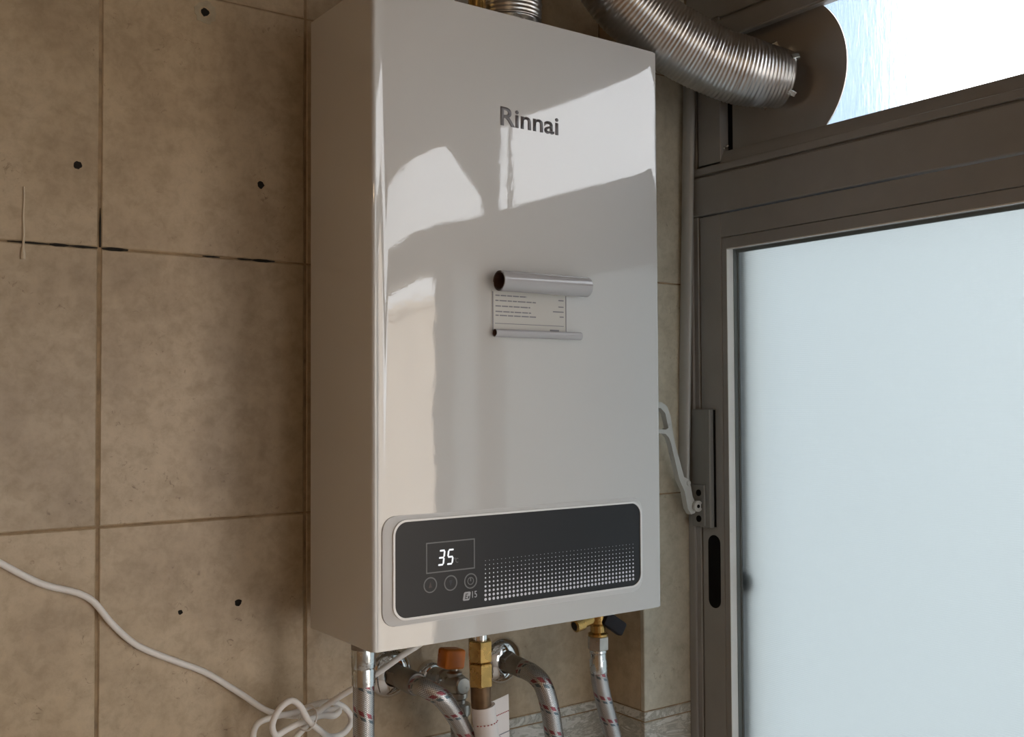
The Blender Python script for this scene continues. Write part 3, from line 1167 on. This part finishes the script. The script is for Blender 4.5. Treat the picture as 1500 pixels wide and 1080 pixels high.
# flue collar and brass fittings on top of the heater
FX, FY = 0.196, -0.105
col_ = part(turned('flue_collar', (FX, FY, HH - 0.001), (0, 0, 1), [(0, 0.046), (0.004, 0.046), (0.0045, 0.032), (0.030, 0.0315)], M['zinc'], None, 40), heater)
for a in range(6):
    ang = a * PI / 3 + 0.3
    sub(turned('screw', (FX + 0.041 * math.cos(ang), FY + 0.041 * math.sin(ang), HH + 0.003), (0, 0, 1),
               [(0, 0.0035), (0.002, 0.0035), (0.003, 0.0020)], M['brass'], None, 12), col_, heater)
part(turned('pressure_port', (0.150, -0.112, HH - 0.001), (0, 0, 1), [(0, 0.012), (0.008, 0.012), (0.009, 0.009), (0.034, 0.009)], M['brass'], None, 24), heater)
part(box('bracket_plate', 0.128, 0.172, -0.098, -0.092, HH - 0.001, HH + 0.036, M['zinc'], None, 0.0008), heater)

# ------------------------------------------------------------------ flexible duct
duct = thing('flexible_duct', 'silver corrugated aluminium exhaust duct curving from heater top to window disc', 'duct', (FX, FY, HH + 0.025))
dp = spline([(FX, FY, HH + 0.020), (FX, FY, 0.70), (0.197, FY, 0.79), (0.214, FY, 0.850), (0.246, -0.108, 0.862), (0.272, -0.113, 0.815),
             (0.290, -0.121, 0.740), (0.318, -0.134, 0.675), (0.362, -0.152, 0.636), (0.420, -0.178, 0.6035), (0.462, -0.200, 0.590), (0.4985, -0.218, 0.5845)], 0.00115)
Ltot = sum((dp[i] - dp[i - 1]).length for i in range(1, len(dp)))
rr_ = [random.uniform(0.75, 1.2) for _ in range(400)]


PITCH_D = 0.0043


def resample(path, step):
    out = [path[0].copy()]
    acc = 0.0
    for i in range(1, len(path)):
        a, b = path[i - 1], path[i]
        L = (b - a).length
        while acc + L >= step:
            f = (step - acc) / L
            a = a + (b - a) * f
            out.append(a.copy())
            L = (b - a).length
            acc = 0.0
        acc += L
    return out


dp = resample(dp, PITCH_D / 4)


def drad(s):
    base = 0.0335 if s < 0.25 else 0.0375
    if 0.20 < s < 0.30:
        base = 0.0335 + 0.004 * (s - 0.20) / 0.10
    tail = max(0.0, Ltot - s)
    if tail < 0.05:
        base = 0.0315 + (0.0375 - 0.0315) * (tail / 0.05) ** 0.7
    n = int(round(s / (PITCH_D / 4)))
    i, ph = n // 4, n % 4
    amp = 0.00040 * rr_[i % 400]
    if i % 9 == 4:
        amp *= 2.0
    return base + amp * (0, 1, 0, -1)[ph] + 0.0004 * math.sin(s * 90)


bm = bmesh.new()
tube(bm, dp, drad, 56)
part(mk('corrugated_tube', bm, M['duct'], smooth=80), duct)
# crimped tabs and clamp near the disc
for ang, ln in ((0.5, 0.010), (1.6, 0.013), (2.7, 0.008), (3.9, 0.012), (5.2, 0.009)):
    c = Vector((0.487, -0.2125, 0.5870))
    y_, z_ = math.cos(ang), math.sin(ang)
    bm = bmesh.new()
    p0 = c + Vector((0.0, y_ * 0.0325, z_ * 0.0325))
    rot = Matrix.Rotation(ang, 3, 'X') @ Matrix.Rotation(0.5, 3, 'Z')
    bx(bm, p0.x - 0.004, p0.x + 0.005, p0.y - ln / 2, p0.y + ln / 2, p0.z - 0.003, p0.z + 0.003, 0.0004, rot=rot)
    part(mk('crimp_tab', bm, M['zinc']), duct)

# stainless disc standing in front of the upper glass
DY, DZ, DR = -0.211, 0.586, 0.0905
poly = []
N = 80
for i in range(N + 1):
    a = math.radians(-90 + 180 * i / N)
    y, z = -DR * math.cos(a), DR * math.sin(a)
    poly.append((y, min(max(z, 0.5190 - DZ), 0.6545 - DZ)))
poly += [(-0.1385 - DY, 0.6545 - DZ), (-0.1385 - DY, 0.5190 - DZ)]
seen = []
for p_ in poly:
    if not seen or (abs(p_[0] - seen[-1][0]) + abs(p_[1] - seen[-1][1])) > 1e-6:
        seen.append(p_)
disc = solid('duct_plate', seen, 'yz', 0.0, 0.0015, M['steel_disc'], None)
disc.location = (XF + 0.0125, DY, DZ)
part(box('gap_shade_strip', XF + 0.0145, XF + 0.020, -0.1290, -0.1450, 0.505, HZ, M['rubber_and_shade'], None), win2)  # black strip stands in for the shadowed gap beside the plate
tag(disc, 'dark brushed steel disc closing the upper window around the duct end', 'disc')

# ------------------------------------------------------------------ window opener (lever, bracket, rod)
op = thing('window_opener', 'pale grey lever with rod and screw bracket on the aluminium window jamb', 'window opener', (XF, -0.1, 0.07))
hb = part(box('housing', XF - 0.0075, XF, -0.0840, -0.1150, 0.0690, 0.2105, M['housing'], None, 0.0012), op)
part(box('housing_shadow_gap', XF - 0.0012, XF + 0.0002, -0.1148, -0.1172, 0.0700, 0.2095, M['rubber_and_shade'], None), op)
br = part(box('bracket', XF - 0.0100, XF - 0.0070, -0.0885, -0.1075, 0.0705, 0.1200, M['housing'], None, 0.0010), op)
for z in (0.1100, 0.0790):
    scr = turned('screw', (XF - 0.0098, -0.0985, z), (-1, 0, 0), [(0, 0.0040), (0.0008, 0.0040), (0.0012, 0.0030)], M['rubber_and_shade'], None, 16)
    scr.parent = br
# u-shaped clevis
clev = solid('clevis', rrect(0.4655, 0.4790, 0.0880, 0.1010, 0.0062), 'xz', -0.1030, -0.0990, M['cream_metal'], None, 0.0005,
             holes=())
part(clev, op)
hole = solid('pin', circ(0.4715, 0.0945, 0.0022, 14), 'xz', -0.1036, -0.0960, M['rubber_and_shade'], None)
part(hole, op)
part(box('clevis_slot', 0.4765, 0.4802, -0.1038, -0.0995, 0.0918, 0.0972, M['rubber_and_shade'], None, 0.0005), op)
lev_out = [(0.3930, 0.2200), (0.4052, 0.2202), (0.4172, 0.2192), (0.4265, 0.2140), (0.4318, 0.2020), (0.4352, 0.1850), (0.4385, 0.1700),
           (0.4445, 0.1536), (0.4528, 0.1300), (0.4600, 0.1270), (0.4640, 0.1185), (0.4668, 0.1060), (0.4705, 0.1000), (0.4740, 0.0920), (0.4700, 0.0860),
           (0.4640, 0.0850), (0.4585, 0.0922), (0.4537, 0.1128), (0.4449, 0.1278), (0.4395, 0.1458), (0.4320, 0.1700), (0.4285, 0.1775),
           (0.4230, 0.1820), (0.4048, 0.1835), (0.3930, 0.1835), (0.3850, 0.1880), (0.3830, 0.2010), (0.3860, 0.2150)]
lev_in = [(0.3950, 0.2130), (0.4051, 0.2130), (0.4160, 0.2120), (0.4230, 0.2060), (0.4280, 0.1890), (0.4240, 0.1868), (0.4048, 0.1880), (0.3950, 0.1885),
          (0.3905, 0.1930), (0.3905, 0.2090)]
lv = solid('lever', lev_out, 'xz', -0.0985, -0.0910, M['cream_metal'], None, holes=(lev_in,))
part(lv, op)
sc_ = turned('rivet', (0.4600, -0.0983, 0.1225), (0, -1, 0), [(0, 0.0032), (0.0012, 0.0030), (0.0016, 0.0018)], M['cream_metal'], None, 16)
part(sc_, op)
bm = bmesh.new()
P0, P1 = Vector((0.4715, -0.0788, 0.118)), Vector((0.4790, -0.0890, 0.640))
tube(bm, [P0 + (P1 - P0) * i / 12 for i in range(13)], 0.0088, 20)
for v in bm.verts:   # flatten into an oval profile
    c = P0 + (P1 - P0) * ((v.co.z - P0.z) / (P1.z - P0.z))
    v.co.x = c.x + (v.co.x - c.x) * 0.6
part(mk('rod', bm, M['anodized_light']), op)

# ------------------------------------------------------------------ plumbing under the heater
ROS = [(0.1093, -0.0676), (0.2557, -0.0763)]
ros_lab = ['chrome wall rosette behind the white cable beside the left hose', 'chrome wall rosette right of the brass gas fitting']
for (x, z), lb in zip(ROS, ros_lab):
    o = turned('wall_rosette', (x, 0.0, z), (0, -1, 0), [(0, 0.0262), (0.0020, 0.0265), (0.0045, 0.0250), (0.0080, 0.0215), (0.0110, 0.0165), (0.0120, 0.0130), (0.0095, 0.0115)],
               M['chrome'], None, 48, smooth=60)
    tag(o, lb, 'pipe cover', 'chrome rosettes on the wall')

h1 = thing('braided_hose', 'braided steel hose dropping straight down at the heater left corner', 'hose', (0.0257, -0.1, 0.0), 'braided hoses under the heater')
part(turned('hose_nut', (0.0262, -0.1, 0.0), (0, 0, -1), [(0, 0.0113), (0.010, 0.0117), (0.012, 0.0117)], M['dark_nickel'], None, 28), h1)
part(turned('ferrule', (0.0262, -0.1, -0.012), (0, 0, -1), [(0, 0.0115), (0.001, 0.0117), (0.016, 0.0117), (0.018, 0.0108), (0.020, 0.0112), (0.034, 0.0110)], M['zinc'], None, 28), h1)
part(tubed('hose', [(0.0262, -0.1, -0.044), (0.0262, -0.1, -0.10), (0.0255, -0.1, -0.16), (0.030, -0.09, -0.30), (0.045, -0.05, -0.42)], 0.0102, M['braid'], None, 24), h1)

h2 = thing('braided_hose', 'braided steel hose leaving the left chrome rosette and bending down right', 'hose', (0.1093, -0.012, -0.0676), 'braided hoses under the heater')
part(hexnut('hose_nut', (0.1093, -0.010, -0.0676), (0, -1, 0), 0.018, 0.0125, M['dark_nickel'], None), h2)
part(turned('ferrule', (0.1093, -0.027, -0.0676), (0, -1, -0.02), [(0, 0.0110), (0.002, 0.0118), (0.028, 0.0118), (0.030, 0.0108)], M['dark_nickel'], None, 28), h2)
part(tubed('hose', [(0.1093, -0.056, -0.0682), (0.1105, -0.076, -0.0690), (0.1190, -0.0850, -0.0752), (0.1355, -0.0860, -0.0950), (0.1520, -0.0850, -0.1238),
                    (0.170, -0.084, -0.170), (0.178, -0.07, -0.26), (0.18, -0.05, -0.40)], 0.0096, M['braid'], None, 24, 0.003), h2)

h3 = thing('braided_hose', 'braided steel hose leaving the right chrome rosette and curving downward', 'hose', (0.2557, -0.012, -0.0763), 'braided hoses under the heater')
part(hexnut('hose_nut', (0.2557, -0.010, -0.0763), (0, -1, 0), 0.012, 0.0125, M['nickel'], None), h3)
part(turned('ferrule', (0.2557, -0.021, -0.0763), (0, -1, -0.06), [(0, 0.0095), (0.001, 0.0108), (0.020, 0.0108), (0.022, 0.0100)], M['dark_nickel'], None, 28), h3)
part(tubed('hose', [(0.2557, -0.042, -0.0775), (0.2558, -0.060, -0.0795), (0.2575, -0.0735, -0.0865), (0.2620, -0.0790, -0.1050), (0.2695, -0.0800, -0.1460),
                    (0.276, -0.08, -0.20), (0.28, -0.07, -0.30), (0.27, -0.05, -0.42)], 0.0104, M['braid'], None, 24, 0.003), h3)

h4 = thing('braided_hose', 'braided steel hose hanging from the brass valve with the black lever', 'hose', (0.316, -0.1, -0.053), 'braided hoses under the heater')
part(turned('ferrule', (0.316, -0.1, -0.0535), (0.03, 0, -1), [(0, 0.0095), (0.003, 0.0098), (0.004, 0.0088), (0.010, 0.0088), (0.012, 0.0098), (0.024, 0.0098), (0.026, 0.0092)],
            M['zinc'], None, 28), h4)
part(tubed('hose', [(0.3168, -0.1, -0.0785), (0.3185, -0.1, -0.0905), (0.3240, -0.1, -0.112), (0.3320, -0.1, -0.1376), (0.3385, -0.1, -0.162), (0.345, -0.095, -0.22), (0.345, -0.07, -0.34), (0.34, -0.05, -0.44)],
           0.0096, M['braid'], None, 24), h4)

gv = thing('gas_valve', 'small brass valve with black lever and nickel nut under the right corner', 'valve', (0.316, -0.1, -0.005))
part(turned('valve_body', (0.316, -0.1, 0.0), (0, 0, -1), [(0, 0.0085), (0.010, 0.0085), (0.012, 0.0115), (0.024, 0.0115), (0.027, 0.0088), (0.034, 0.0085), (0.036, 0.0112), (0.0385, 0.0112)],
            M['brass'], None, 28), gv)
part(hexnut('hex_nut', (0.316, -0.1, -0.0385), (0, 0, -1), 0.0155, 0.0118, M['nickel'], None), gv)
part(turned('side_port', (0.308, -0.1, -0.019), (-1, 0, -0.20), [(0, 0.0062), (0.014, 0.0062), (0.015, 0.0076), (0.025, 0.0072), (0.026, 0.0050)], M['brass'], None, 24), gv)
part(turned('port_opening', (0.283, -0.1, -0.0240), (-1, 0, -0.20), [(0, 0.0048), (0.0006, 0.0048)], M['dirt_and_shade'], None, 20), gv)  # flat black disc drawn for the shade inside the port
rot = Matrix.Rotation(math.radians(33), 3, 'Y')
part(box('lever_hub', 0.3105, 0.329, -0.1110, -0.090, -0.0245, -0.012, M['black_plastic'], None, 0.003, 2, rot), gv)
part(box('lever_handle', 0.3130, 0.3450, -0.1160, -0.1060, -0.0330, -0.0170, M['black_plastic'], None, 0.003, 2, rot), gv)

gp = thing('gas_connection', 'upright brass union of two hex nuts with brown pipe and white paper wrap', 'pipe fitting', (0.159, -0.1, 0))
part(turned('nipple', (0.1588, -0.1, 0.0), (0, 0, -1), [(0, 0.0080), (0.024, 0.0080)], M['chrome'], None, 28), gp)
part(hexnut('hex_nut', (0.1588, -0.1, -0.0215), (0, 0, -1), 0.0220, 0.0130, M['brass'], None), gp)
part(hexnut('hex_nut', (0.1592, -0.1, -0.0445), (0, 0, -1), 0.0240, 0.0128, M['brass'], None), gp)
part(tubed('pipe', [(0.1592, -0.1, -0.066), (0.1605, -0.1, -0.090), (0.1655, -0.1, -0.115), (0.171, -0.1, -0.16), (0.176, -0.1, -0.24), (0.176, -0.06, -0.36), (0.176, -0.05, -0.44)],
           0.0104, M['old_pipe'], None, 24), gp)
wrap = part(tubed('paper_wrap', [(0.1622, -0.1, -0.0885), (0.1660, -0.1, -0.115), (0.171, -0.1, -0.15), (0.174, -0.1, -0.19)], 0.0124, M['paper_tag'], None, 28), gp)
bm = bmesh.new()
for i in range(8):
    zt = -0.0875
    u0, u1 = i / 8, (i + 1) / 8
xa, xb = 0.170, 0.1935
prism(bm, [(xa, -0.1120 + 0.0), (xa, -0.0870), (xb, -0.0820), (xb + 0.001, -0.135), (xb + 0.006, -0.190), (xa + 0.006, -0.190)], 'xz', -0.1012, -0.1006)
wf = sub(mk('paper_flag', bm, M['paper_tag'], None, smooth=0), wrap, gp)
bm = bmesh.new()
for zrow, col_i in ((-0.1035, 0),):
    x = 0.1700
    while x < 0.1925:
        prism(bm, rect(x, x + 0.0013, zrow + (x - 0.170) * 0.18, zrow + (x - 0.170) * 0.18 + 0.0009), 'xz', -0.1016, -0.1010)
        x += 0.0020
x = -0.9
for i in range(8):
    a = math.radians(200 + i * 17)
    cx, cy = 0.1645 + 0.0126 * math.cos(a), -0.1 + 0.0126 * math.sin(a)
    bx(bm, cx - 0.0007, cx + 0.0007, cy - 0.0007, cy + 0.0003, -0.1075 + i * 0.0004, -0.1066 + i * 0.0004)
sub(mk('tag_print', bm, M['tag_red'], None, smooth=0), wrap, gp)
bm = bmesh.new()
tubepts = [Vector((0.1695 + 0.0127 * math.cos(math.radians(195 + i * 15)), -0.1 + 0.0127 * math.sin(math.radians(195 + i * 15)), -0.1300 + i * 0.0006)) for i in range(12)]
tube(bm, tubepts, 0.0004, 6)
prism(bm, [(0.1760, -0.1225), (0.1760, -0.1234), (0.1950, -0.1200), (0.1950, -0.1191)], 'xz', -0.1016, -0.1010)
sub(mk('tag_line', bm, M['ink'], None, smooth=0), wrap, gp)

ov = thing('angle_valve', 'grey metal stop valve with orange square knob on the wall', 'valve', (0.160, 0.0, -0.080))
part(turned('wall_flange', (0.160, 0.0, -0.080), (0, -1, 0), [(0, 0.0185), (0.003, 0.0185), (0.008, 0.0150), (0.010, 0.0120)], M['chrome'], None, 36), ov)
part(turned('valve_body', (0.160, -0.008, -0.079), (0, -1, 0.04), [(0, 0.0115), (0.012, 0.0118), (0.014, 0.0135), (0.024, 0.0135), (0.026, 0.0115), (0.050, 0.0115), (0.054, 0.0098), (0.056, 0.0085)], M['nickel'], None, 32), ov)
part(turned('end_cap', (0.160, -0.062, -0.0762), (0.05, -1, 0.04), [(0, 0.0092), (0.004, 0.0092), (0.0055, 0.0078)], M['nickel'], None, 28), ov)
part(turned('stem', (0.158, -0.052, -0.070), (0, 0, 1), [(0, 0.0060), (0.004, 0.0085), (0.006, 0.0085), (0.008, 0.0050), (0.014, 0.0050)], M['nickel'], None, 24), ov)
kb = part(box('knob', 0.1420, 0.1660, -0.0630, -0.0430, -0.0590, -0.0385, M['orange'], None, 0.0030, 3, Matrix.Rotation(0.12, 3, 'Y')), ov)
part(turned('neck', (0.1605, -0.056, -0.084), (0.03, 0, -1), [(0, 0.0100), (0.006, 0.0100), (0.008, 0.0080), (0.012, 0.0080), (0.013, 0.0122), (0.019, 0.0128), (0.024, 0.0120), (0.026, 0.0098)], M['nickel'], None, 32), ov)
part(tubed('tail_pipe', [(0.1612, -0.056, -0.109), (0.163, -0.056, -0.14), (0.167, -0.05, -0.22), (0.167, -0.04, -0.38)], 0.0096, M['dark_nickel'], None, 24), ov)

# ------------------------------------------------------------------ white cable
CABLE = [(-0.60, -0.0040, 0.33), (-0.42, -0.0040, 0.175), (-0.34, -0.0040, 0.124), (-0.2826, -0.0040, 0.0916), (-0.2391, -0.0040, 0.0639), (-0.2080, -0.0045, 0.0520), (-0.1963, -0.0050, 0.0443), (-0.1784, -0.0050, 0.0207),
         (-0.1570, -0.0050, -0.0007), (-0.1192, -0.0050, -0.0218), (-0.0931, -0.0050, -0.0353), (-0.0604, -0.0080, -0.0594), (-0.0340, -0.0200, -0.0795),
         (-0.0100, -0.0300, -0.0854), (0.0144, -0.0400, -0.0826), (0.0282, -0.0450, -0.0825), (0.0220, -0.0490, -0.0860), (0.0060, -0.0500, -0.0834), (-0.0177, -0.0550, -0.0845),
         (-0.0316, -0.0550, -0.0884), (-0.0425, -0.0560, -0.0914), (-0.0481, -0.0600, -0.0797), (-0.0415, -0.0640, -0.0639), (-0.0313, -0.0660, -0.0587),
         (-0.0239, -0.0680, -0.0646), (-0.0157, -0.0680, -0.0790), (-0.0023, -0.0630, -0.0919), (0.0130, -0.0560, -0.1032), (0.0316, -0.0500, -0.1040),
         (0.0416, -0.0450, -0.0950), (0.0364, -0.0420, -0.0833), (0.0230, -0.0400, -0.0756), (0.0011, -0.0390, -0.0752), (-0.0109, -0.0360, -0.0795),
         (-0.0368, -0.0330, -0.0813), (-0.0519, -0.0330, -0.0851), (-0.0560, -0.0330, -0.0959), (-0.0492, -0.0350, -0.1132), (-0.0320, -0.0400, -0.1173),
         (-0.0188, -0.0450, -0.1017), (-0.0045, -0.0460, -0.0890), (0.0052, -0.0500, -0.0779), (0.0180, -0.0560, -0.0686), (0.0353, -0.0640, -0.0579),
         (0.0550, -0.0740, -0.0448), (0.0744, -0.0900, -0.0270), (0.0902, -0.1000, -0.0151), (0.100, -0.105, -0.0042)]
cb_ = thing('power_cable', 'white round cable crossing the tiles and coiled in a loose knot below the heater', 'cable', (-0.2, -0.004, 0.05))
part(tubed('cable', CABLE, 0.0030, M['cable'], None, 14, 0.0025, 60), cb_)
bm = bmesh.new()
tp = [Vector((-0.0105 + 0.0055 * math.cos(2 * PI * i / 24), -0.056 + 0.017 * math.sin(2 * PI * i / 24), -0.0815 + 0.010 * math.cos(2 * PI * i / 24))) for i in range(25)]
tube(bm, tp, 0.0008, 8, cap=False)
part(mk('wire_tie', bm, M['cable']), cb_)
